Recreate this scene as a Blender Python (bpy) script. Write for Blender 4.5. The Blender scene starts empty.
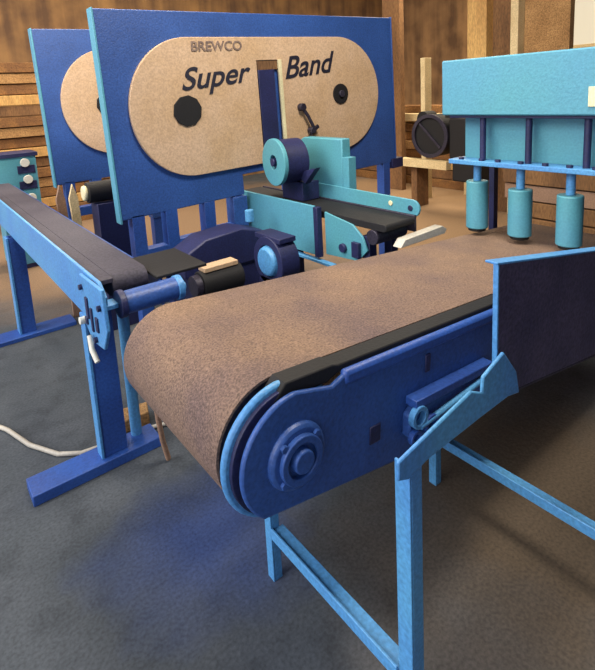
import bpy, bmesh, math, random
from mathutils import Vector, Matrix
random.seed(7)
S = bpy.context.scene
C = S.collection
PI = math.pi

# ------------------------------------------------------------------ materials
def srgb(r, g, b):
    f = lambda c: (c/255/12.92) if c/255 <= .04045 else ((c/255+.055)/1.055)**2.4
    return (f(r), f(g), f(b), 1)

def mat(name, col, rough=.5, metal=0.0, var=.25, scale=22, grain=.18, bump=.15, col2=None, big=3.0, stretch=None):
    """mottled procedural surface: broad blotches of col2 over col, plus a fine grain"""
    m = bpy.data.materials.new(name); m.use_nodes = True
    nt = m.node_tree; N = nt.nodes; L = nt.links
    b = N['Principled BSDF']; b.inputs['Roughness'].default_value = rough; b.inputs['Metallic'].default_value = metal
    tc = N.new('ShaderNodeTexCoord'); vec = tc.outputs['Object']
    if stretch:
        mp = N.new('ShaderNodeMapping'); mp.inputs['Scale'].default_value = stretch
        L.new(vec, mp.inputs['Vector']); vec = mp.outputs['Vector']
    n1 = N.new('ShaderNodeTexNoise'); n1.inputs['Scale'].default_value = big; n1.inputs['Detail'].default_value = 5
    n2 = N.new('ShaderNodeTexNoise'); n2.inputs['Scale'].default_value = scale*4; n2.inputs['Detail'].default_value = 4
    L.new(vec, n1.inputs['Vector']); L.new(vec, n2.inputs['Vector'])
    r1 = N.new('ShaderNodeValToRGB'); r1.color_ramp.elements[0].position = .36; r1.color_ramp.elements[1].position = .66
    c2 = col2 or tuple([c*(1-var) for c in col[:3]]+[1])
    r1.color_ramp.elements[0].color = col; r1.color_ramp.elements[1].color = c2
    L.new(n1.outputs['Fac'], r1.inputs['Fac'])
    r2 = N.new('ShaderNodeValToRGB'); r2.color_ramp.elements[0].position = .3; r2.color_ramp.elements[1].position = .7
    r2.color_ramp.elements[0].color = (1-grain*1.6,)*3+(1,); r2.color_ramp.elements[1].color = (1+grain,)*3+(1,)
    L.new(n2.outputs['Fac'], r2.inputs['Fac'])
    mx = N.new('ShaderNodeMix'); mx.data_type = 'RGBA'; mx.blend_type = 'MULTIPLY'; mx.inputs['Factor'].default_value = 1
    L.new(r1.outputs['Color'], mx.inputs['A']); L.new(r2.outputs['Color'], mx.inputs['B'])
    L.new(mx.outputs['Result'], b.inputs['Base Color'])
    if bump:
        bp = N.new('ShaderNodeBump'); bp.inputs['Strength'].default_value = bump; bp.inputs['Distance'].default_value = .01
        L.new(n2.outputs['Fac'], bp.inputs['Height']); L.new(bp.outputs['Normal'], b.inputs['Normal'])
    return m

M = dict(
    deep=mat('deep_blue_paint', srgb(48, 84, 152), .45, col2=srgb(42, 74, 136), grain=.16),
    sky=mat('light_blue_paint', srgb(74, 134, 194), .45, col2=srgb(84, 150, 196), grain=.14),
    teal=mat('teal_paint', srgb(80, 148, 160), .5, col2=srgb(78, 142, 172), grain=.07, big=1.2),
    mid=mat('mid_blue_paint', srgb(44, 84, 160), .45, col2=srgb(38, 70, 140), grain=.16),
    navy=mat('navy_enamel', srgb(26, 30, 66), .5, col2=srgb(36, 40, 84), grain=.2),
    tan=mat('tan_sheet', srgb(198, 168, 138), .6, col2=srgb(188, 156, 120), grain=.13, big=4),
    cream=mat('cream_paint', srgb(232, 222, 178), .5, grain=.08),
    black=mat('black_rubber', srgb(15, 13, 17), .75, grain=.25),
    dark=mat('dark_steel', srgb(58, 54, 68), .5, .3, col2=srgb(44, 40, 56), grain=.3, big=5),
    guard=mat('dark_guard_sheet', srgb(84, 74, 104), .42, .2, col2=srgb(62, 56, 88), grain=.3, big=5),
    greybelt=mat('grey_rubber_belt', srgb(66, 62, 74), .7, col2=srgb(54, 50, 64), grain=.3),
    abrasive=mat('brown_abrasive_belt', srgb(130, 104, 84), .85, col2=srgb(98, 79, 76), grain=.34, bump=.5, scale=40, big=2.2),
    wood=mat('sawn_timber', srgb(205, 165, 100), .75, col2=srgb(170, 126, 70), grain=.2, stretch=(1, 1, .25)),
    oldwood=mat('weathered_timber', srgb(128, 92, 56), .85, col2=srgb(98, 68, 42), grain=.25, stretch=(1, 1, .25), big=4),
    palewood=mat('pale_timber', srgb(226, 206, 160), .7, col2=srgb(200, 176, 130), grain=.15),
    bark=mat('rough_brown_board', srgb(140, 98, 52), .85, col2=srgb(110, 74, 42), grain=.3, big=5),
    dust=mat('sawdust', srgb(176, 136, 88), .95, col2=srgb(150, 112, 70), grain=.3, bump=.6),
    cable=mat('pale_cable_sheath', srgb(188, 182, 170), .6, grain=.1),
    hose=mat('brown_hose', srgb(150, 118, 96), .6, grain=.15),
    white=mat('white_plastic', srgb(228, 226, 212), .45, grain=.05),
    chrome=mat('bright_steel', srgb(170, 175, 185), .3, .8, grain=.1),
    ink=mat('navy_lettering', srgb(26, 26, 46), .6, grain=.1),
    fadeink=mat('faded_brown_lettering', srgb(140, 118, 104), .7, col2=srgb(112, 94, 86), grain=.3, big=18),
    glass=None,
)

def floor_mat():
    m = bpy.data.materials.new('stained_concrete'); m.use_nodes = True
    nt = m.node_tree; N = nt.nodes; L = nt.links; b = N['Principled BSDF']
    b.inputs['Roughness'].default_value = 1.5
    g = N.new('ShaderNodeNewGeometry')
    def noise(s, d=5):
        n = N.new('ShaderNodeTexNoise'); n.inputs['Scale'].default_value = s; n.inputs['Detail'].default_value = d
        L.new(g.outputs['Position'], n.inputs['Vector']); return n
    def mixc(f, a, bb, mode='MIX'):
        x = N.new('ShaderNodeMix'); x.data_type = 'RGBA'; x.blend_type = mode
        for s_, v in (('Factor', f), ('A', a), ('B', bb)):
            if hasattr(v, 'type') or hasattr(v, 'links'): L.new(v, x.inputs[s_])
            else: x.inputs[s_].default_value = v
        return x.outputs['Result']
    def ramp(o, p0, p1, c0=0, c1=1):
        r = N.new('ShaderNodeValToRGB'); e = r.color_ramp.elements
        e[0].position, e[1].position = p0, p1; e[0].color = (c0,)*3+(1,); e[1].color = (c1,)*3+(1,)
        L.new(o, r.inputs['Fac']); return r.outputs['Color']
    def blob(cx, cy, rx, ry, soft=.5, wob=.5):
        mp = N.new('ShaderNodeMapping'); mp.vector_type = 'POINT'
        mp.inputs['Scale'].default_value = (1/rx, 1/ry, 0); mp.inputs['Location'].default_value = (-cx/rx, -cy/ry, 0)
        n = noise(3.2, 4); 
        va = N.new('ShaderNodeVectorMath'); va.operation = 'MULTIPLY_ADD'
        L.new(n.outputs['Color'], va.inputs[0]); va.inputs[1].default_value = (wob, wob, 0)
        L.new(g.outputs['Position'], va.inputs[2]); 
        vs = N.new('ShaderNodeVectorMath'); vs.operation = 'SUBTRACT'; L.new(va.outputs[0], vs.inputs[0]); vs.inputs[1].default_value = (wob/2, wob/2, 0)
        L.new(vs.outputs[0], mp.inputs['Vector'])
        ln = N.new('ShaderNodeVectorMath'); ln.operation = 'LENGTH'; L.new(mp.outputs[0], ln.inputs[0])
        return ramp(ln.outputs['Value'], 1-soft, 1.0, 1, 0)
    base = mixc(ramp(noise(2.1).outputs['Fac'], .35, .68), srgb(64, 70, 76), srgb(74, 79, 86))
    base = mixc(ramp(noise(7).outputs['Fac'], .5, .75), base, srgb(52, 57, 63))
    # bluish patch on the floor in front of the belt
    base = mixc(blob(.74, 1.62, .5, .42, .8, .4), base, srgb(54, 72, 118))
    # sawdust trodden into the floor under the belt and all over the far end of the shop
    base = mixc(blob(1.9, .75, 1.3, .95, .7, .6), base, srgb(86, 73, 58))
    base = mixc(blob(6.4, 4.4, 4.2, 3.0, .35, .9), base, srgb(142, 114, 84))
    base = mixc(blob(2.4, 6.6, 3.7, 2.85, .35, .9), base, srgb(132, 106, 80))
    gr = ramp(noise(85, 3).outputs['Fac'], .3, .7, .72, 1.2)
    col = mixc(1.0, base, gr, 'MULTIPLY')
    sc = noise(30, 6)
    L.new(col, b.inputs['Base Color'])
    bp = N.new('ShaderNodeBump'); bp.inputs['Strength'].default_value = .25; bp.inputs['Distance'].default_value = .01
    L.new(sc.outputs['Fac'], bp.inputs['Height']); L.new(bp.outputs['Normal'], b.inputs['Normal'])
    return m

def wall_mat(name, c1, c2, horiz=False):
    m = bpy.data.materials.new(name); m.use_nodes = True
    nt = m.node_tree; N = nt.nodes; L = nt.links; b = N['Principled BSDF']; b.inputs['Roughness'].default_value = .9
    g = N.new('ShaderNodeNewGeometry')
    mp = N.new('ShaderNodeMapping'); mp.inputs['Scale'].default_value = (.5, .5, 4) if horiz else (3.2, 3.2, .3)
    L.new(g.outputs['Position'], mp.inputs['Vector'])
    n = N.new('ShaderNodeTexNoise'); n.inputs['Scale'].default_value = 1.6; n.inputs['Detail'].default_value = 6
    L.new(mp.outputs[0], n.inputs['Vector'])
    n2 = N.new('ShaderNodeTexNoise'); n2.inputs['Scale'].default_value = 2.2; n2.inputs['Detail'].default_value = 6
    L.new(g.outputs['Position'], n2.inputs['Vector'])
    ad = N.new('ShaderNodeMath'); ad.operation = 'ADD'; L.new(n.outputs['Fac'], ad.inputs[0]); L.new(n2.outputs['Fac'], ad.inputs[1])
    r = N.new('ShaderNodeValToRGB'); e = r.color_ramp.elements
    e[0].position = .38; e[0].color = c2; e[1].position = .62; e[1].color = c1
    dv = N.new('ShaderNodeMath'); dv.operation = 'MULTIPLY'; dv.inputs[1].default_value = .5; L.new(ad.outputs[0], dv.inputs[0])
    L.new(dv.outputs[0], r.inputs['Fac']); L.new(r.outputs['Color'], b.inputs['Base Color'])
    return m

gm = bpy.data.materials.new('window_glass'); gm.use_nodes = True
gb = gm.node_tree.nodes['Principled BSDF']
gb.inputs['Base Color'].default_value = (.5, .47, .38, 1); gb.inputs['Roughness'].default_value = .2
gb.inputs['Emission Color'].default_value = (1, .93, .74, 1); gb.inputs['Emission Strength'].default_value = .38   # daylight behind dusty glass
M['glass'] = gm

# ------------------------------------------------------------------ mesh helpers
def thing(name, label, cat, loc, group=None):
    o = bpy.data.objects.new(name, None); o.empty_display_size = .1
    C.objects.link(o); o.location = loc; o['label'] = label; o['category'] = cat
    if group: o['group'] = group
    o['_w'] = list(loc)
    return o

def tag(o, label, cat, group=None):
    o['label'] = label; o['category'] = cat
    if group: o['group'] = group
    return o

class MB:
    """collects shapes given in world coordinates; build() links them as one mesh object"""
    def __init__(s, T=None): s.bm = bmesh.new(); s.T = T
    def _add(s, vs, fs):
        bv = [s.bm.verts.new(v) for v in vs]
        for f in fs:
            try: s.bm.faces.new([bv[i] for i in f])
            except ValueError: pass
        return s
    def box(s, x0, x1, y0, y1, z0, z1):
        x0, x1 = sorted((x0, x1)); y0, y1 = sorted((y0, y1)); z0, z1 = sorted((z0, z1))
        v = [(x, y, z) for x in (x0, x1) for y in (y0, y1) for z in (z0, z1)]
        return s._add(v, [(0,1,3,2),(4,6,7,5),(0,4,5,1),(2,3,7,6),(0,2,6,4),(1,5,7,3)])
    def prism(s, poly, a, b, axis='Y'):
        """extrude a polygon: axis Y takes (x,z) points, X takes (y,z), Z takes (x,y)"""
        def p(u, w, t): return {'Y': (u, t, w), 'X': (t, u, w), 'Z': (u, w, t)}[axis]
        n = len(poly); v = [p(u, w, a) for u, w in poly]+[p(u, w, b) for u, w in poly]
        f = [tuple(range(n)), tuple(range(2*n-1, n-1, -1))]+[(i, (i+1) % n, n+(i+1) % n, n+i) for i in range(n)]
        return s._add(v, f)
    def cyl(s, p0, p1, r0, r1=None, n=28, cap=True):
        p0, p1 = Vector(p0), Vector(p1); r1 = r0 if r1 is None else r1
        d = (p1-p0).normalized(); a = d.orthogonal().normalized(); b = d.cross(a)
        v = []
        for p, r in ((p0, r0), (p1, r1)):
            v += [tuple(p+(a*math.cos(2*PI*i/n)+b*math.sin(2*PI*i/n))*r) for i in range(n)]
        f = [(i, (i+1) % n, n+(i+1) % n, n+i) for i in range(n)]
        if cap: f += [tuple(range(n-1, -1, -1)), tuple(range(n, 2*n))]
        return s._add(v, f)
    def ring(s, p0, p1, ro, ri, n=36):
        p0, p1 = Vector(p0), Vector(p1)
        d = (p1-p0).normalized(); a = d.orthogonal().normalized(); b = d.cross(a)
        v = []
        for p, r in ((p0, ro), (p1, ro), (p1, ri), (p0, ri)):
            v += [tuple(p+(a*math.cos(2*PI*i/n)+b*math.sin(2*PI*i/n))*r) for i in range(n)]
        f = []
        for k in range(4):
            k2 = (k+1) % 4
            f += [(k*n+i, k*n+(i+1) % n, k2*n+(i+1) % n, k2*n+i) for i in range(n)]
        return s._add(v, f)
    def tube(s, pts, r, n=10):
        pts = [Vector(p) for p in pts]; v = []; f = []
        m = len(pts)
        for j, p in enumerate(pts):
            d = ((pts[min(j+1, m-1)]-pts[max(j-1, 0)])).normalized()
            up = Vector((0, 0, 1)) if abs(d.z) < .95 else Vector((1, 0, 0))
            a = d.cross(up).normalized(); b = d.cross(a)
            v += [tuple(p+(a*math.cos(2*PI*i/n)+b*math.sin(2*PI*i/n))*r) for i in range(n)]
        for j in range(m-1):
            f += [(j*n+i, j*n+(i+1) % n, (j+1)*n+(i+1) % n, (j+1)*n+i) for i in range(n)]
        f += [tuple(range(n-1, -1, -1)), tuple(range((m-1)*n, m*n))]
        return s._add(v, f)
    def bar(s, p0, p1, w, h, up=(0, 0, 1)):
        """rectangular bar from p0 to p1; w across, h along up"""
        p0, p1 = Vector(p0), Vector(p1); d = (p1-p0).normalized()
        a = d.cross(Vector(up)).normalized(); b = a.cross(d)
        v = []
        for p in (p0, p1):
            for i, j in ((-1, -1), (1, -1), (1, 1), (-1, 1)): v.append(tuple(p+a*(i*w/2)+b*(j*h/2)))
        return s._add(v, [(0,1,2,3),(7,6,5,4),(0,4,5,1),(1,5,6,2),(2,6,7,3),(3,7,4,0)])
    def build(s, name, m, parent=None, bevel=.003, smooth=True):
        bm = s.bm
        if s.T: bmesh.ops.transform(bm, matrix=s.T, verts=bm.verts)
        bmesh.ops.recalc_face_normals(bm, faces=bm.faces)
        if parent is not None:
            w = Vector(parent['_w'])
        else:
            xs = [v.co for v in bm.verts]
            w = Vector((sum(v.x for v in xs)/len(xs), sum(v.y for v in xs)/len(xs), min(v.z for v in xs)))
        bmesh.ops.translate(bm, vec=-w, verts=bm.verts)
        me = bpy.data.meshes.new(name); bm.to_mesh(me); bm.free()
        if smooth:
            for p in me.polygons: p.use_smooth = True
            me.set_sharp_from_angle(angle=math.radians(38))
        me.materials.append(m)
        o = bpy.data.objects.new(name, me); C.objects.link(o)
        o['_w'] = list(w)
        if parent is not None: o.parent = parent
        else: o.location = w
        if bevel:
            bv = o.modifiers.new('Bevel', 'BEVEL'); bv.width = bevel; bv.segments = 2; bv.limit_method = 'ANGLE'; bv.angle_limit = math.radians(50)
        return o

def rot_about(p, axis, ang):
    return Matrix.Translation(Vector(p)) @ Matrix.Rotation(ang, 4, axis) @ Matrix.Translation(-Vector(p))

def copy_tree(o, loc=None, label=None):
    c = o.copy(); C.objects.link(c)
    if loc is not None: c.location = loc
    if label: c['label'] = label
    for ch in list(o.children):
        d = ch.copy(); C.objects.link(d); d.parent = c
        for g in ch.children:
            e = g.copy(); C.objects.link(e); e.parent = d
    return c

def stadium(x0, x1, zc, r, n=20, sl=0.0):
    """outline with two round ends; returns (x,z) points"""
    pts = []
    for i in range(n+1):
        a = PI/2+PI*i/n; pts.append((x0+r*math.cos(a), zc+r*math.sin(a)))
    for i in range(n+1):
        a = -PI/2+PI*i/n; pts.append((x1+r*math.cos(a), zc+sl+r*math.sin(a)))
    return pts

def text_mesh(name, txt, m, parent, x0, x1, z0, z1, y, shear=.25, rise=0.0, T=None, thick=.004, bold=.0):
    cu = bpy.data.curves.new(name, 'FONT'); cu.body = txt; cu.extrude = .02; cu.shear = shear; cu.offset = bold
    t = bpy.data.objects.new(name, cu); C.objects.link(t)
    dg = bpy.context.evaluated_depsgraph_get()
    me = bpy.data.meshes.new_from_object(t.evaluated_get(dg))
    C.objects.unlink(t); bpy.data.objects.remove(t); bpy.data.curves.remove(cu)
    xs = [v.co.x for v in me.vertices]; ys = [v.co.y for v in me.vertices]; zs = [v.co.z for v in me.vertices]
    ax, bx, ay, by, az, bz = min(xs), max(xs), min(ys), max(ys), min(zs), max(zs)
    w = Vector(parent['_w'])
    for v in me.vertices:
        u = (v.co.x-ax)/(bx-ax); q = (v.co.y-ay)/(by-ay); k = (v.co.z-az)/(bz-az)
        p = Vector((x0+u*(x1-x0), y-k*thick, z0+q*(z1-z0)+u*rise))
        if T: p = T @ p
        v.co = p-w
    me.materials.clear(); me.materials.append(m)
    o = bpy.data.objects.new(name, me); C.objects.link(o); o.parent = parent; o['_w'] = list(w)
    return o

def structure(o): o['kind'] = 'structure'; return o

# ------------------------------------------------------------------ the shop
fm = floor_mat()
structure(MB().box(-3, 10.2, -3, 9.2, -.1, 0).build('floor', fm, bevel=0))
structure(MB().box(-1.5, 10.0, 9.0, 9.2, 0, 4.7).build('wall_back', wall_mat('brown_boards', srgb(164, 124, 78), srgb(100, 74, 54)), bevel=0))
structure(MB().box(-1.5, 10.2, -3.2, 9.2, 4.7, 4.85).build('ceiling', wall_mat('dark_roof_boards', srgb(120, 100, 84), srgb(86, 72, 62)), bevel=0))
structure(MB().box(-1.5, 10.0, -3.2, -3.0, 0, 4.7).build('wall_front', wall_mat('grey_brown_boards', srgb(110, 96, 84), srgb(80, 70, 62)), bevel=0))
WY0, WY1, WZ0, WZ1 = 3.2, 4.52, 2.2, 3.9
wr = MB()
wr.box(10.0, 10.2, -3.2, WY0, 0, 4.7).box(10.0, 10.2, WY1, 9.2, 0, 4.7).box(10.0, 10.2, WY0, WY1, 0, WZ0).box(10.0, 10.2, WY0, WY1, WZ1, 4.7)
structure(wr.build('wall_right', wall_mat('brown_plank_wall', srgb(166, 128, 88), srgb(104, 78, 56)), bevel=0))
win = structure(bpy.data.objects.new('window_1', None)); C.objects.link(win); win.location = (10.05, (WY0+WY1)/2, WZ0); win['_w'] = list(win.location)
MB().box(10.05, 10.12, WY0, WY0+.06, WZ0, WZ1).box(10.05, 10.12, WY1-.06, WY1, WZ0, WZ1).box(10.05, 10.12, WY0+.06, WY1-.06, WZ0, WZ0+.06).box(10.05, 10.12, WY0+.06, WY1-.06, WZ1-.06, WZ1).build('window_frame', M['palewood'], win)
MB().box(10.07, 10.09, WY0+.06, WY1-.06, WZ0+.06, WZ1-.06).build('pane', M['glass'], win, bevel=0)

# ------------------------------------------------------------------ main abrasive belt conveyor
TA = .078
T = rot_about((.65, 1.3, .745), 'Y', TA)
conv = thing('belt_conveyor', 'long blue conveyor with a wide brown abrasive belt, in the foreground', 'conveyor', (1.4, 1.3, 0))
BX0, BX1, BZ, BR = .673, 3.15, .745, .178
BY0, BY1 = 1.035, 1.69
# belt loop with thickness
def loop(r, n=22):
    pts = []
    for i in range(n+1):
        a = PI/2+PI*i/n; pts.append((BX0+r*math.cos(a), BZ+r*math.sin(a)))
    for i in range(n+1):
        a = -PI/2+PI*i/n; pts.append((BX1+r*math.cos(a), BZ+r*math.sin(a)))
    return pts
mb = MB(T); o_, i_ = loop(BR), loop(BR-.008); n_ = len(o_)
vs = [(x, BY0, z) for x, z in o_]+[(x, BY1, z) for x, z in o_]+[(x, BY1, z) for x, z in i_]+[(x, BY0, z) for x, z in i_]
fs = []
for k in range(4):
    k2 = (k+1) % 4
    fs += [(k*n_+i, k*n_+(i+1) % n_, k2*n_+(i+1) % n_, k2*n_+i) for i in range(n_)]
mb._add(vs, fs).build('belt', M['abrasive'], conv, bevel=0)
for x in (BX0, BX1):
    d = MB(T).cyl((x, BY0+.01, BZ), (x, BY1-.01, BZ), BR-.012, n=40).build('drum', M['dark'], conv)
    MB(T).cyl((x, BY0-.06, BZ), (x, BY1+.05, BZ), .03).build('shaft', M['chrome'], d)
# rounded flange behind the side plate (light rim seen at the nose)
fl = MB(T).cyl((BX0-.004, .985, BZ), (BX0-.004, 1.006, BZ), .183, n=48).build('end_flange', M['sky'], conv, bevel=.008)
MB(T).cyl((BX0-.004, .972, BZ), (BX0-.004, .985, BZ), .167, n=48).build('gap_shade_disc', M['navy'], fl, bevel=.002)  # dark disc put in to draw the shaded gap behind the side plate
# near side plate: round nose, widening towards the far end
def plate_poly(r, dx=0.0, x1=3.2):
    cx, cz = .682+dx, .742
    pts = []
    for i in range(25):
        a = math.radians(92+i*(360-92-118+14)/24*.86)
        pts.append((cx+r*math.cos(a), cz+r*math.sin(a)))
    pts += [(1.05, .552), (1.3, .545), (x1, .56), (x1, .912), (.86, .912), (.80, .885)]
    return pts
MB(T).prism(plate_poly(.168), .945, .962).build('side_plate', M['deep'], conv, bevel=.006)
MB(T).box(.84, 3.2, .938, .968, .872, .915).build('top_rail', M['mid'], conv, bevel=.012)
MB(T).prism([(.62, .885), (.80, .885), (.84, .90), (3.2, .90), (3.2, .922), (.84, .924), (.82, .930), (.66, .930)], .970, 1.032).build('edge_seal', M['black'], conv, bevel=.004)
MB(T).box(.60, 3.2, BY1+.012, BY1+.03, .60, .88).build('side_plate', M['deep'], conv)
# bearing hub on the nose
HB = (.676, .742)
hub = MB(T).cyl((HB[0], .947, HB[1]), (HB[0], .928, HB[1]), .092, .084, n=40).build('bearing_hub', M['deep'], conv, bevel=.006)
MB(T).ring((HB[0], .929, HB[1]), (HB[0], .913, HB[1]), .066, .046).build('hub_ring', M['deep'], hub, bevel=.003)
MB(T).cyl((HB[0], .93, HB[1]), (HB[0], .905, HB[1]), .034, .03).build('shaft_end', M['deep'], hub)
for a in (.8, 2.4, 3.9, 5.5):
    MB(T).cyl((HB[0]+.072*math.cos(a), .93, HB[1]+.072*math.sin(a)), (HB[0]+.072*math.cos(a), .918, HB[1]+.072*math.sin(a)), .010, n=6).build('bolt', M['deep'], hub, bevel=0)
# openings in the plate (dark inset caps) and the take-up bearing
MB(T).box(.945, .99, .940, .947, .655, .71).build('inspection_cap', M['navy'], conv, bevel=.004)
MB(T).box(1.19, 1.215, .940, .947, .80, .86).build('inspection_cap', M['navy'], conv, bevel=.004)
tk = MB(T).prism([(1.09, .635), (1.12, .60), (1.50, .60), (1.50, .725), (1.12, .725), (1.09, .70)], .915, .947).build('take_up_frame', M['deep'], conv, bevel=.006)
MB(T).box(1.10, 1.52, .90, .944, .728, .755).build('take_up_rail', M['mid'], tk)
MB(T).ring((1.115, .914, .70), (1.115, .893, .70), .036, .022, 24).build('bolt_ring', M['sky'], tk, bevel=.002)
MB(T).ring((1.175, .914, .655), (1.175, .893, .655), .034, .020, 24).build('bolt_ring', M['mid'], tk, bevel=.002)
MB(T).ring((1.105, .914, .635), (1.105, .897, .635), .024, .013, 24).build('bolt_ring', M['mid'], tk, bevel=.002)
MB(T).tube([(1.12, .90, .667), (1.3, .90, .69), (1.49, .90, .715)], .010).build('tension_screw', M['sky'], tk, bevel=0)
# stand: near legs, far legs, cross bars
def angle_leg(x, y, z0, z1, m, w=.052, t=.007):
    """angle iron: one flange faces -X, the other -Y"""
    return MB().box(x, x+t, y, y+w, z0, z1).box(x+t, x+w, y, y+t, z0, z1)
for (x, y, z1) in ((.795, .675, .80), (.785, 1.27, .56), (1.545, .35, .70), (1.545, 1.17, .50)):
    lg = angle_leg(x, y, 0, z1, None, .036 if y > 1 else .045).build('leg', M['sky'], conv, bevel=.002)
MB().box(.792, .835, .72, 1.27, .195, .202).box(.785, .793, .72, 1.27, .172, .212).build('cross_bar', M['sky'], conv, bevel=.002)
MB().box(1.552, 1.59, .395, 1.17, .222, .229).box(1.545, 1.553, .395, 1.17, .20, .238).build('cross_bar', M['sky'], conv, bevel=.002)
MB(T).box(.79, 3.0, 1.21, 1.26, .53, .56).build('under_rail', M['deep'], conv)
# arm carrying the guard
arm = MB().prism([(.757, .836), (1.035, .888), (1.083, .863), (1.087, .905), (1.185, .938), (1.252, .855), (1.27, .782), (1.21, .796), (1.065, .795), (.864, .789), (.79, .775), (.755, .79)], .672, .682).build('support_arm', M['sky'], conv, bevel=.004)
# dark guard sheet with folded light edges
TG = Matrix(((1, 0, 0, .012), (0, 1, 0, 0), (-.18, 0, 1, .18*1.18-.008), (0, 0, 0, 1)))   # guard slopes down towards the far end, its end edge upright
g = MB(TG).box(1.182, 2.35, .700, .712, .795, 1.186).build('guard_sheet', M['guard'], conv, bevel=.002)
MB(TG).box(1.178, 1.186, .697, .712, .80, 1.188).box(1.176, 2.35, .697, .735, 1.182, 1.189).build('folded_edge', M['sky'], g, bevel=.002)
MB(TG).box(1.27, 2.35, .698, .725, .788, .796).build('bottom_lip', M['dark'], g, bevel=.002)

# ------------------------------------------------------------------ hold-down press over the belt
hp = thing('hold_down_press', 'teal box-topped press with hanging cylinders standing over the far end of the brown belt', 'press', (2.8, 1.2, 0))
hz = MB().box(2.50, 2.53, .25, 1.835, 1.478, 1.787).box(2.53, 3.05, .25, .28, 1.478, 1.787).box(2.53, 3.05, 1.805, 1.835, 1.478, 1.787).box(3.02, 3.05, .28, 1.805, 1.478, 1.787).box(2.53, 3.02, .28, 1.805, 1.757, 1.787).build('housing', M['teal'], hp, bevel=.008)
MB().box(2.494, 2.50, .35, 1.03, 1.52, 1.61).build('notice_plate', M['cream'], hz, bevel=.001)
MB().box(2.525, 3.03, .27, 1.80, 1.462, 1.478).build('bottom_flange', M['navy'], hp)
MB().box(2.63, 2.65, .27, 1.765, 1.22, 1.47).build('back_panel', M['teal'], hp)
MB().box(2.515, 2.66, .25, 1.80, 1.196, 1.222).build('cylinder_rail', M['sky'], hp)
for y in (1.73, 1.60, 1.50, 1.37, 1.24, 1.12, 1.0):
    MB().cyl((2.54, y, 1.222), (2.54, y, 1.236), .016, n=6).build('bolt', M['navy'], hp, bevel=0)
for y in (1.61, 1.345, 1.055, .75): MB().cyl((2.57, y, 1.222), (2.57, y, 1.47), .017).build('tie_rod', M['navy'], hp, bevel=0)
for y, zt in ((1.662, 1.095), (1.40, 1.075), (1.137, 1.075)):
    c = MB().cyl((2.6, y, .815), (2.6, y, zt), .062, n=32).build('hold_down_cylinder', M['teal'], hp, bevel=.006)
    MB().cyl((2.6, y, zt), (2.6, y, 1.196), .022).build('piston_rod', M['sky'], c)
    MB().cyl((2.6, y, .798), (2.6, y, .815), .05, n=32).build('foot_pad', M['black'], c)
for x, y in ((3.0, 1.79), (3.0, .29)):
    MB().box(x-.03, x+.02, y-.012, y+.025, 0, 1.47).build('post', M['navy'], hp)

# ------------------------------------------------------------------ infeed conveyor on the left
inf = thing('infeed_conveyor', 'narrow light blue conveyor with a grey belt at the left edge', 'conveyor', (.65, 3.2, 0))
MB().prism([(2.06, .742), (5.6, .752), (5.6, .968), (1.99, .962), (1.93, .915), (1.95, .80)], .522, .536, 'X').build('side_rail', M['sky'], inf)
MB().box(.80, .812, 2.06, 5.6, .76, .90).build('side_rail', M['mid'], inf)
MB().box(.538, .60, 2.05, 5.6, .925, .945).build('belt_guide', M['greybelt'], inf)
def yz_loop(y0, y1, zc, r, n=12):
    p = []
    for i in range(n+1): a = PI/2+PI*i/n; p.append((y0+r*math.cos(a), zc+r*math.sin(a)))
    for i in range(n+1): a = -PI/2+PI*i/n; p.append((y1+r*math.cos(a), zc+r*math.sin(a)))
    return p
MB().prism(yz_loop(2.12, 5.5, .895, .05), .60, .755, 'X').build('belt', M['greybelt'], inf)
rl = MB().cyl((.60, 1.945, .868), (.838, 1.945, .868), .047, n=32).build('end_roller', M['deep'], inf)
MB().cyl((.815, 1.945, .868), (.842, 1.945, .868), .052, n=32).cyl((.842, 1.945, .868), (.86, 1.945, .868), .02).build('roller_cap', M['sky'], rl)
MB().cyl((.575, 1.945, .868), (.60, 1.945, .868), .056, n=32).build('roller_cap', M['navy'], rl)
MB().box(.52, .575, 1.93, 2.0, .86, .88).build('roller_arm', M['sky'], inf)
MB().box(.843, .855, 1.93, 2.10, .845, .89).build('roller_arm', M['mid'], inf)
bk = MB().prism([(1.90, .96), (2.20, .95), (2.20, .74), (2.10, .68), (1.95, .70), (1.88, .80)], .505, .520, 'X').build('bearing_bracket', M['sky'], inf, bevel=.004)
for (ya, yb, za, zb) in ((2.10, 2.13, .78, .87), (2.05, 2.07, .74, .84), (1.98, 2.01, .76, .82), (2.13, 2.16, .745, .775)):
    MB().box(.498, .506, ya, yb, za, zb).build('slot_cap', M['navy'], bk, bevel=.002)
MB().box(.515, .523, 1.99, 2.07, .925, .955).build('slot_cap', M['navy'], inf, bevel=.003)
for y, z in ((2.17, .90), (2.03, .715), (1.93, .88)):
    MB().cyl((.505, y, z), (.492, y, z), .013, n=6).build('bolt', M['navy'], bk, bevel=0)
MB().cyl((.506, 2.17, .755), (.478, 2.17, .755), .016).build('clamp_knob', M['white'], bk)
MB().tube([(.49, 2.08, .72), (.485, 2.05, .67), (.49, 2.01, .63)], .011).build('clamp_lever', M['white'], bk, bevel=0)
lf = MB().box(.522, .528, 2.235, 2.29, .05, .745).box(.528, .63, 2.235, 2.243, .05, .745).box(.528, .63, 2.282, 2.29, .05, .745).build('leg', M['mid'], inf, bevel=.002)
MB().box(.510, .522, 2.228, 2.297, .05, .745).build('edge_flange', M['sky'], lf, bevel=.002)  # lighter strip paints in the light on the leg's left side
MB().box(.765, 1.0, 2.0, 2.34, .905, .918).build('transfer_apron', M['black'], inf)
MB().cyl((.70, 2.31, .05), (.70, 2.31, .78), .026).build('leg', M['sky'], inf, bevel=0)
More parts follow.
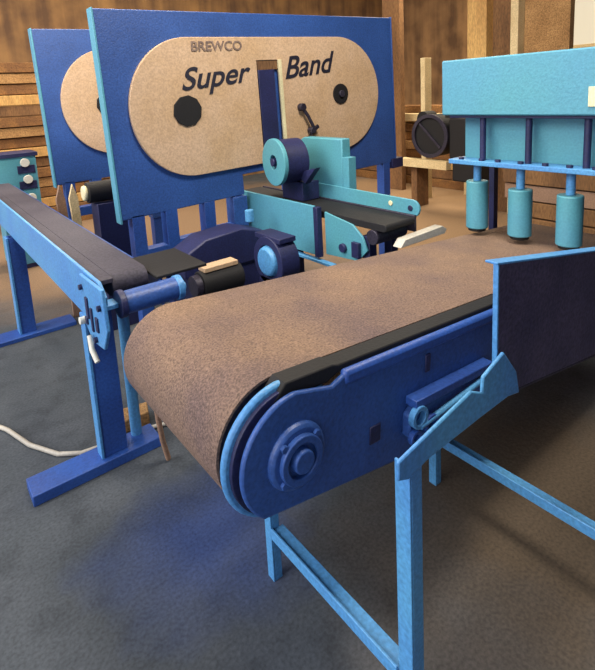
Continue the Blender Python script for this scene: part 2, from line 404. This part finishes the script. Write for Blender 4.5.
MB().box(.215, .78, 2.20, 2.34, .0, .05).build('foot_bar', M['mid'], inf, bevel=.004)
lg = MB().box(.49, .50, 4.0, 4.09, .03, .75).box(.50, .585, 4.0, 4.01, .03, .75).box(.50, .585, 4.08, 4.09, .03, .75).build('leg', M['mid'], inf, bevel=.002)
MB().box(.476, .49, 3.992, 4.098, .03, .75).build('edge_flange', M['sky'], lg, bevel=.002)  # same painted-in light on the left side of the rear leg
MB().box(.30, .85, 3.95, 4.13, 0, .03).build('foot_bar', M['mid'], inf)

# ------------------------------------------------------------------ band saws
saw = thing('band_saw', 'big blue band saw head with lettered tan wheel cover, the nearer of the two', 'saw', (2.3, 3.3, 0), None)
TS = rot_about((1.0, 3.2, .906), 'Y', -.026)
PX0, PX1, PZ0, PZ1 = 1.035, 3.64, .90, 2.205
MB(TS).prism([(PX0, PZ0), (1.96, PZ0), (1.96, 1.05), (2.75, 1.05), (2.75, PZ0), (PX1, PZ0), (PX1, PZ1), (PX0, PZ1)], 3.2, 3.24).build('frame_plate', M['deep'], saw, bevel=.006)
MB(TS).box(PX0-.012, PX0, 3.192, 3.275, PZ0-.02, PZ1+.005).build('edge_flange', M['teal'], saw, bevel=.002)  # lighter colour on the left lip paints in the light it catches
MB(TS).box(PX1, PX1+.012, 3.192, 3.31, PZ0, PZ1+.005).build('edge_flange', M['deep'], saw, bevel=.002)
MB(TS).box(PX0, PX1, 3.24, 3.31, PZ1-.03, PZ1).build('top_flange', M['deep'], saw, bevel=.002)
MB(TS).box(PX1-.06, PX1+.09, 3.18, 3.32, .84, .93).build('frame_foot', M['navy'], saw)
# wheel covers: one stadium with a notch for the blade
CZ, CR, CL, CRX = 1.573, .463, 1.60, 2.955
NX0, NX1, NZ = 2.145, 2.345, 1.87
pts = []
for i in range(33):
    a = PI/2+PI*i/32; pts.append((CL+CR*math.cos(a)*.93, CZ+CR*math.sin(a)))
pts += [(NX0, CZ-CR), (NX0, NZ), (NX1, NZ), (NX1, CZ-CR)]
for i in range(33):
    a = -PI/2+PI*i/32; pts.append((CRX+CR*math.cos(a), CZ+CR*math.sin(a)))
cov = MB(TS).prism(pts, 3.170, 3.2).build('wheel_cover', M['tan'], saw, bevel=.004)
MB(TS).box(NX0+.005, NX1-.05, 3.165, 3.2, 1.10, 1.80).build('blade_guide', M['navy'], saw)
MB(TS).box(NX0+.005, NX1-.005, 3.178, 3.2, 1.80, 1.868).build('guide_block', M['oldwood'], saw)
MB(TS).box(NX1-.012, NX1+.012, 3.150, 3.172, 1.22, 1.87).build('lit_edge_strip', M['cream'], saw, bevel=.001)  # cream strip paints in the light on the cover's cut edge
h = MB(TS).cyl((1.557, 3.17, 1.555), (1.557, 3.158, 1.555), .105, n=10).build('hub_cap', M['black'], saw)
h = MB(TS).cyl((2.955, 3.17, 1.575), (2.955, 3.158, 1.575), .083, n=32).build('hub_cap', M['black'], saw)
MB(TS).cyl((2.955, 3.158, 1.575), (2.955, 3.14, 1.575), .028).build('shaft_end', M['dark'], h)
lv = MB(TS).tube([(2.52, 3.145, 1.50), (2.56, 3.13, 1.43), (2.62, 3.13, 1.32)], .014).build('latch_lever', M['dark'], saw, bevel=0)
MB(TS).cyl((2.52, 3.17, 1.50), (2.52, 3.125, 1.50), .03).build('latch_knob', M['dark'], lv)
MB(TS).cyl((2.60, 3.17, 1.31), (2.60, 3.115, 1.31), .026).bar((2.57, 3.13, 1.285), (2.66, 3.13, 1.34), .02, .03).build('latch_grip', M['dark'], lv)
text_mesh('lettering', 'Super', M['ink'], saw, 1.515, 2.06, 1.655, 1.850, 3.168, .3, .05, None, bold=.012)
text_mesh('lettering', 'Band', M['ink'], saw, 2.375, 2.88, 1.758, 1.925, 3.168, .3, .05, None, bold=.012)
text_mesh('lettering', 'BREWCO', M['fadeink'], saw, 1.605, 2.0, 1.958, 2.025, 3.168, .0, .012, None, bold=.02)
# base frame under the plate
for x in (1.10, 1.33, 1.62, 1.86, 3.48):
    MB().box(x, x+.085, 3.2, 3.29, .012, .92 if x < 3 else .97).build('leg', M['mid'], saw)
MB().box(1.185, 1.33, 3.2, 3.28, .60, .68).box(1.415, 1.62, 3.2, 3.28, .62, .70).box(1.705, 1.86, 3.2, 3.28, .64, .72).build('base_beam', M['mid'], saw)
MB().box(1.08, 3.60, 3.19, 3.30, 0, .012).build('foot_plate', M['navy'], saw)
MB().box(1.852, 1.972, 3.192, 3.3, .45, .915).build('side_box', M['deep'], saw)
saw2 = copy_tree(saw, (2.3-.035, 3.3+1.5, .07), 'second blue band saw head, half hidden behind the front saw at the left')

saw2['_w'] = list(saw2.location)
for x in (1.12, 3.44):
    MB().box(x-.08, x+.08, 4.55, 4.95, 0, .07).build('skid_block', M['oldwood'], saw2)

# ------------------------------------------------------------------ feed conveyor running through the front saw
fc = thing('saw_feed_conveyor', 'teal feed conveyor with drive wheel and motor box running out of the front saw', 'conveyor', (2.2, 2.6, 0))
MB().prism([(2.45, .612), (3.5, .585), (3.5, .935), (2.45, .935)], 2.0, 2.02, 'X').build('side_panel', M['teal'], fc)
MB().box(1.99, 2.03, 2.28, 3.5, .565, .584).build('bottom_flange', M['sky'], fc)
MB().box(1.995, 2.035, 2.41, 2.45, .60, .93).build('corner_post', M['navy'], fc)
br_ = MB().prism([(2.39, .62), (2.10, .64), (2.02, .72), (2.06, .80), (2.14, .86), (2.39, .90)], 2.04, 2.055, 'X').build('end_bracket', M['teal'], fc)
MB().cyl((2.04, 2.22, .70), (2.02, 2.22, .70), .028).build('bolt', M['navy'], br_)
MB().box(2.015, 2.04, 2.07, 2.13, .665, .76).build('stop_block', M['navy'], br_)
MB().prism(yz_loop(1.90, 3.5, .875, .022), 2.05, 2.30, 'X').build('belt', M['black'], fc)
MB().cyl((2.04, 1.98, .81), (2.30, 1.98, .81), .045).build('idler_roller', M['dark'], fc)
pr = [(3.0, .90), (3.0, 1.0)]+[(1.93+.052*math.cos(a), .935+.052*math.sin(a)) for a in [PI/2+PI*i/12 for i in range(13)]]
rail = MB().prism(pr, 2.34, 2.355, 'X').build('far_rail', M['teal'], fc)
MB().cyl((2.341, 1.945, .935), (2.334, 1.945, .935), .018).build('hole_plug', M['navy'], rail)
MB().cyl((2.341, 2.10, .945), (2.334, 2.10, .945), .016).build('bolt', M['cream'], rail)
MB().box(2.32, 2.34, 1.90, 3.5, .80, .90).build('far_panel', M['dark'], fc)
MB().prism([(2.55, .96), (3.0, .96), (3.0, 1.31), (2.96, 1.325), (2.55, 1.325)], 2.36, 2.44, 'X').build('motor_box', M['teal'], fc, bevel=.008)
MB().box(2.36, 2.43, 2.49, 2.55, .93, 1.20).build('box_bracket', M['teal'], fc)
MB().box(2.15, 2.30, 2.74, 2.98, .90, 1.03).build('motor_mount', M['navy'], fc)
w = MB().cyl((2.03, 2.86, 1.185), (2.20, 2.838, 1.185), .155, n=40).build('drive_wheel', M['navy'], fc)
MB().ring((2.03, 2.86, 1.185), (2.0, 2.8636, 1.185), .165, .05).build('wheel_face', M['teal'], w, bevel=.004)
MB().cyl((2.03, 2.86, 1.185), (1.99, 2.865, 1.185), .028).build('wheel_hub', M['navy'], w)
MB().prism([(2.80, 1.10), (2.58, 1.15), (2.70, 1.03)], 2.14, 2.19, 'X').build('belt_guard', M['navy'], fc)
for y in (2.05, 3.0):
    for x in (2.09, 2.28):
        MB().box(x-.03, x+.03, y-.03, y+.03, 0, .80).build('leg', M['navy'], fc)
MB().prism([(2.08, .775), (2.48, .775), (2.50, .80), (2.46, .825), (2.12, .815)], 1.80, 1.86).build('outfeed_chute', M['cable'], fc)

# ------------------------------------------------------------------ drive machinery between belt and front saw
dm = thing('drive_motor', 'dark cylindrical drive motor with beige top behind the brown belt', 'motor', (1.25, 2.45, 0))
MB().cyl((1.17, 2.45, .64), (1.42, 2.45, .64), .075, n=32).build('motor_body', M['black'], dm)
MB().box(1.19, 1.40, 2.41, 2.49, .712, .738).build('terminal_cover', M['tan'], dm)
MB().cyl((1.13, 2.45, .64), (1.17, 2.45, .64), .06).build('motor_end', M['dark'], dm)
MB().box(1.18, 1.40, 2.39, 2.51, .10, .575).build('motor_stand', M['navy'], dm)
MB().box(1.12, 1.46, 2.33, 2.57, 0, .10).build('base', M['navy'], dm)
gm_ = thing('gear_motor', 'round light blue motor in a dark housing beside the saw feed conveyor', 'motor', (1.72, 2.45, 0))
MB().cyl((1.60, 2.44, .665), (1.64, 2.44, .665), .085, .10, n=28).build('end_cap', M['sky'], gm_, bevel=.01)
MB().ring((1.62, 2.44, .665), (1.75, 2.44, .665), .15, .10).cyl((1.66, 2.44, .665), (1.76, 2.44, .665), .12).build('housing', M['navy'], gm_)
MB().box(1.63, 1.75, 2.32, 2.58, .79, .82).build('cover_strap', M['navy'], gm_)
MB().box(1.62, 1.76, 2.34, 2.54, 0, .56).build('stand', M['navy'], gm_)
gb2 = thing('gear_box', 'dark navy gearbox under the lower edge of the front saw', 'gearbox', (1.5, 2.85, 0))
MB().prism([(1.24, .56), (1.86, .56), (1.86, .74), (1.66, .80), (1.40, .78), (1.24, .70)], 2.78, 3.0).build('case', M['navy'], gb2, bevel=.01)
MB().box(1.30, 1.80, 2.80, 2.98, 0, .56).build('plinth', M['navy'], gb2)
MB().cyl((1.80, 2.90, .80), (1.80, 2.90, .88), .03).build('filler_pipe', M['sky'], gb2)

# ------------------------------------------------------------------ things behind the infeed conveyor
cb = thing('switch_cabinet', 'light blue switch cabinet with round white lamps at the left edge', 'cabinet', (.85, 5.9, 0))
MB().box(.70, 1.06, 5.75, 6.1, .05, 1.16).build('body', M['teal'], cb)
MB().box(.68, 1.08, 5.73, 6.12, 1.16, 1.20).build('top_plate', M['navy'], cb)
for z in (1.02, .86): MB().box(.88, 1.04, 5.735, 5.75, z-.03, z+.05).build('switch_plate', M['navy'], cb)
for x, z in ((.95, 1.10), (.96, .93), (.97, .74)): MB().cyl((x, 5.735, z), (x, 5.70, z), .042).build('lamp', M['white'], cb)
MB().box(.72, 1.04, 5.77, 6.08, 0, .05).build('plinth', M['navy'], cb)
pm = thing('pump_motor', 'small dark motor with a cream end cap below the rear saw', 'motor', (1.05, 3.72, 0))
MB().cyl((.98, 3.72, 1.03), (1.30, 3.72, 1.03), .075).build('motor_body', M['black'], pm)
MB().cyl((.95, 3.72, 1.03), (.98, 3.72, 1.03), .055).build('end_cap', M['cream'], pm, bevel=.01)
MB().box(1.02, 1.26, 3.64, 3.80, 0, .95).build('stand', M['navy'], pm)
for i, (x, y, z, lab) in enumerate(((.87, 4.1, 0, 'curved brown plank end standing nearest the grey infeed belt'), (.95, 4.05, 0, 'pale brown plank end standing beside the cream-capped motor'))):
    tag(MB().prism([(x, 0), (x+.05, 0), (x+.06, .6), (x+.05, .95), (x+.02, 1.06), (x-.015, .95), (x, .6)], y, y+.03).build('plank', M['hose'] if i == 0 else M['palewood']), lab, 'plank')

# ------------------------------------------------------------------ floor clutter
tag(MB().tube([(.12, 3.05, .012), (.217, 2.85, .012), (.281, 2.639, .012), (.372, 2.47, .012), (.46, 2.40, .012), (.60, 2.375, .012), (.75, 2.365, .012), (.86, 2.33, .012), (.95, 2.25, .012)], .011).build('power_cable', M['cable'], bevel=0), 'thin pale cable lying on the floor by the infeed conveyor foot', 'cable')
tag(MB().tube([(.71, 2.02, .52), (.705, 2.02, .40), (.715, 2.03, .26), (.735, 2.06, .13), (.76, 2.08, .012)], .012).build('air_hose', M['hose'], bevel=0), 'thin brown hose hanging down beside the end of the brown belt', 'hose')

tag(MB().prism([(.62, 2.42), (.80, 2.40), (.83, 2.50), (.66, 2.54)], 0, .07, 'Z').build('wood_offcut', M['dust'], bevel=.006), 'small tan wood offcut on the floor behind the infeed conveyor foot', 'wood offcut')
# ------------------------------------------------------------------ far side of the shop
bl = thing('blower', 'dark round fan blower on pale skids far behind, left of the teal press', 'blower', (5.6, 4.1, 0))
MB().cyl((5.5, 4.22, 1.0), (5.75, 4.22, 1.0), .28, n=40).build('fan_case', M['black'], bl, bevel=.01)
MB().ring((5.5, 4.22, 1.0), (5.47, 4.22, 1.0), .29, .24, 40).build('case_rim', M['dark'], bl)
MB().bar((5.485, 4.05, .85), (5.485, 4.38, 1.16), .03, .03).build('spoke', M['dark'], bl)
MB().box(5.5, 5.8, 3.68, 3.93, .72, 1.24).build('motor_case', M['black'], bl, bevel=.02)
MB().box(5.45, 5.8, 3.52, 3.85, .44, .70).build('drive_case', M['black'], bl, bevel=.02)
MB().cyl((5.55, 4.38, 1.22), (5.75, 4.38, 1.22), .10).box(5.52, 5.8, 3.86, 4.0, 1.24, 1.45).build('duct', M['black'], bl)
MB().box(5.4, 5.5, 3.9, 4.66, .58, .69).build('skid', M['palewood'], bl)
for y in (3.6, 4.5): MB().box(5.5, 5.75, y-.05, y+.05, 0, .58 if y > 4 else .44).build('stand', M['oldwood'], bl)
for (y, x, w_, m, lab, zt) in ((3.80, 5.9, .27, 'wood', 'wide bright yellow timber post above the teal press', 4.0), (3.30, 5.9, .095, 'palewood', 'thin pale post standing right of the bright yellow post', 4.0),
                            (4.73, 6.0, .075, 'palewood', 'slim pale post standing above the dark blower', 2.05)):
    tag(MB().box(x, x+.15, y-w_/2, y+w_/2, 0, zt).build('post', M[m]), lab, 'post')
tag(MB().box(5.98, 6.10, 3.39, 3.62, 0, 4.0).build('post', M['oldwood']), 'dark brown timber post between the yellow post and the thin pale one', 'post')
tag(MB().box(5.95, 6.05, 2.68, 3.20, 0, 4.0).build('board_sheet', M['palewood'] if 0 else M['dust']), 'greyish tan upright board behind the top of the teal press', 'board')
# lumber stacks: every board its own thing
spec = []
def stack(x, y, n, L, along, z0=0.0, rnd=.08, t=.14, w=.42, mats=('bark', 'oldwood', 'wood', 'bark', 'dust')):
    for k in range(n):
        d = random.uniform(-rnd, rnd); e = random.uniform(-rnd, rnd)
        m = MB()
        if along == 'X': m.box(x+d, x+d+L, y+e, y+e+w, z0+k*t, z0+k*t+t-.012)
        else: m.box(x+e, x+e+w, y+d, y+d+L, z0+k*t, z0+k*t+t-.012)
        spec.append((m, mats[k % len(mats)]))
    return
def flush(name, cat, group, label):
    for m, mt in spec: tag(m.build(name, M[mt], bevel=.006), label, cat, group)
    spec.clear()
stack(.9, 7.6, 16, 2.6, 'X', rnd=.05); flush('lumber_plank', 'plank', 'stacked planks behind the saws', 'rough brown plank in the tall stack behind the saws at the left')
stack(6.9, 4.5, 9, 2.6, 'Y', t=.15); flush('lumber_plank', 'plank', 'stacked planks behind the blower', 'rough brown plank in the stack behind the dark blower')
stack(4.3, 1.1, 6, 1.35, 'Y', t=.15, w=.5, rnd=.04, mats=('oldwood', 'hose', 'oldwood')); flush('lumber_plank', 'plank', 'planks stacked behind the press', 'dark brown plank in the low stack behind the teal press cylinders')
tag(MB().box(6.6, 6.75, 4.3, 5.9, 1.10, 1.22).box(6.6, 6.75, 4.35, 4.45, 0, 1.10).box(6.6, 6.75, 5.75, 5.85, 0, 1.10).build('trestle', M['palewood']), 'pale timber trestle rail behind the dark blower', 'trestle')
tag(MB().box(6.3, 6.4, 5.4, 5.75, 0, 3.4).build('post', M['oldwood']), 'brown timber post beside the right end of the front saw', 'post')

# ------------------------------------------------------------------ camera
R = ((0.7829832587247301, -0.6199226794725895, -0.051313624236919965), (-0.14574919564994662, -0.10263770789941236, -0.9839830653443928), (0.6047267056482594, 0.7779211864917164, -0.17071684083889740))
cd = bpy.data.cameras.new('camera'); cam = bpy.data.objects.new('camera', cd); C.objects.link(cam)
rm = Matrix((R[0], [-v for v in R[1]], [-v for v in R[2]])).transposed()
cam.matrix_world = Matrix.Translation((0, 0, 1.65)) @ rm.to_4x4()
cd.sensor_fit = 'HORIZONTAL'; cd.sensor_width = 36; cd.lens = 36*508/595
cd.shift_x = (297.5-300)/595; cd.shift_y = -(335-181)/595
cd.clip_start = .05
S.camera = cam

# ------------------------------------------------------------------ light
W = bpy.data.worlds.new('World'); S.world = W; W.use_nodes = True
W.node_tree.nodes['Background'].inputs['Color'].default_value = (.82, .85, 1.0, 1)
W.node_tree.nodes['Background'].inputs['Strength'].default_value = 1.5
def sun(direction, e, ang, col):
    d = bpy.data.lights.new('sun', 'SUN'); d.energy = e; d.angle = math.radians(ang); d.color = col
    o = bpy.data.objects.new('sun', d); C.objects.link(o)
    o.rotation_euler = (-Vector(direction)).to_track_quat('-Z', 'Y').to_euler(); o.location = Vector(direction)*10
sun((-.84, .10, .52), 2.45, 34, (1, .96, .88))
def lamp(loc, e, col, size=1.5, rot=(0, 0, 0)):
    d = bpy.data.lights.new('fill_lamp', 'AREA'); d.energy = e; d.size = size; d.color = col  # unseen area lamps, added as fill light
    o = bpy.data.objects.new('fill_lamp', d); C.objects.link(o); o.location = loc; o.rotation_euler = rot
lamp((6.6, 4.8, 4.3), 260, (1, .86, .64), 2.0)  # warm fill added over the back of the shop
lamp((2.0, 5.9, 4.3), 200, (1, .86, .66), 2.0)
d_ = Vector((2.3, 3.2, 1.4))-Vector((1.7, .9, 4.0))
lamp((1.7, .9, 4.0), 150, (1, .92, .80), .9, d_.to_track_quat('-Z', 'Y').to_euler())  # unseen lamp added to brighten the front saw's face
d2 = Vector((1.2, 4.7, 1.6))-Vector((.3, 3.3, 3.9))
lamp((.3, 3.3, 3.9), 110, (1, .88, .7), .6, d2.to_track_quat('-Z', 'Y').to_euler())  # unseen lamp added to brighten the rear saw's cover
S.view_settings.view_transform = 'Standard'; S.view_settings.look = 'None'
S.view_settings.exposure = 0; S.view_settings.gamma = 1; S.view_settings.use_curve_mapping = False
for o in bpy.data.objects:
    if '_w' in o: del o['_w']
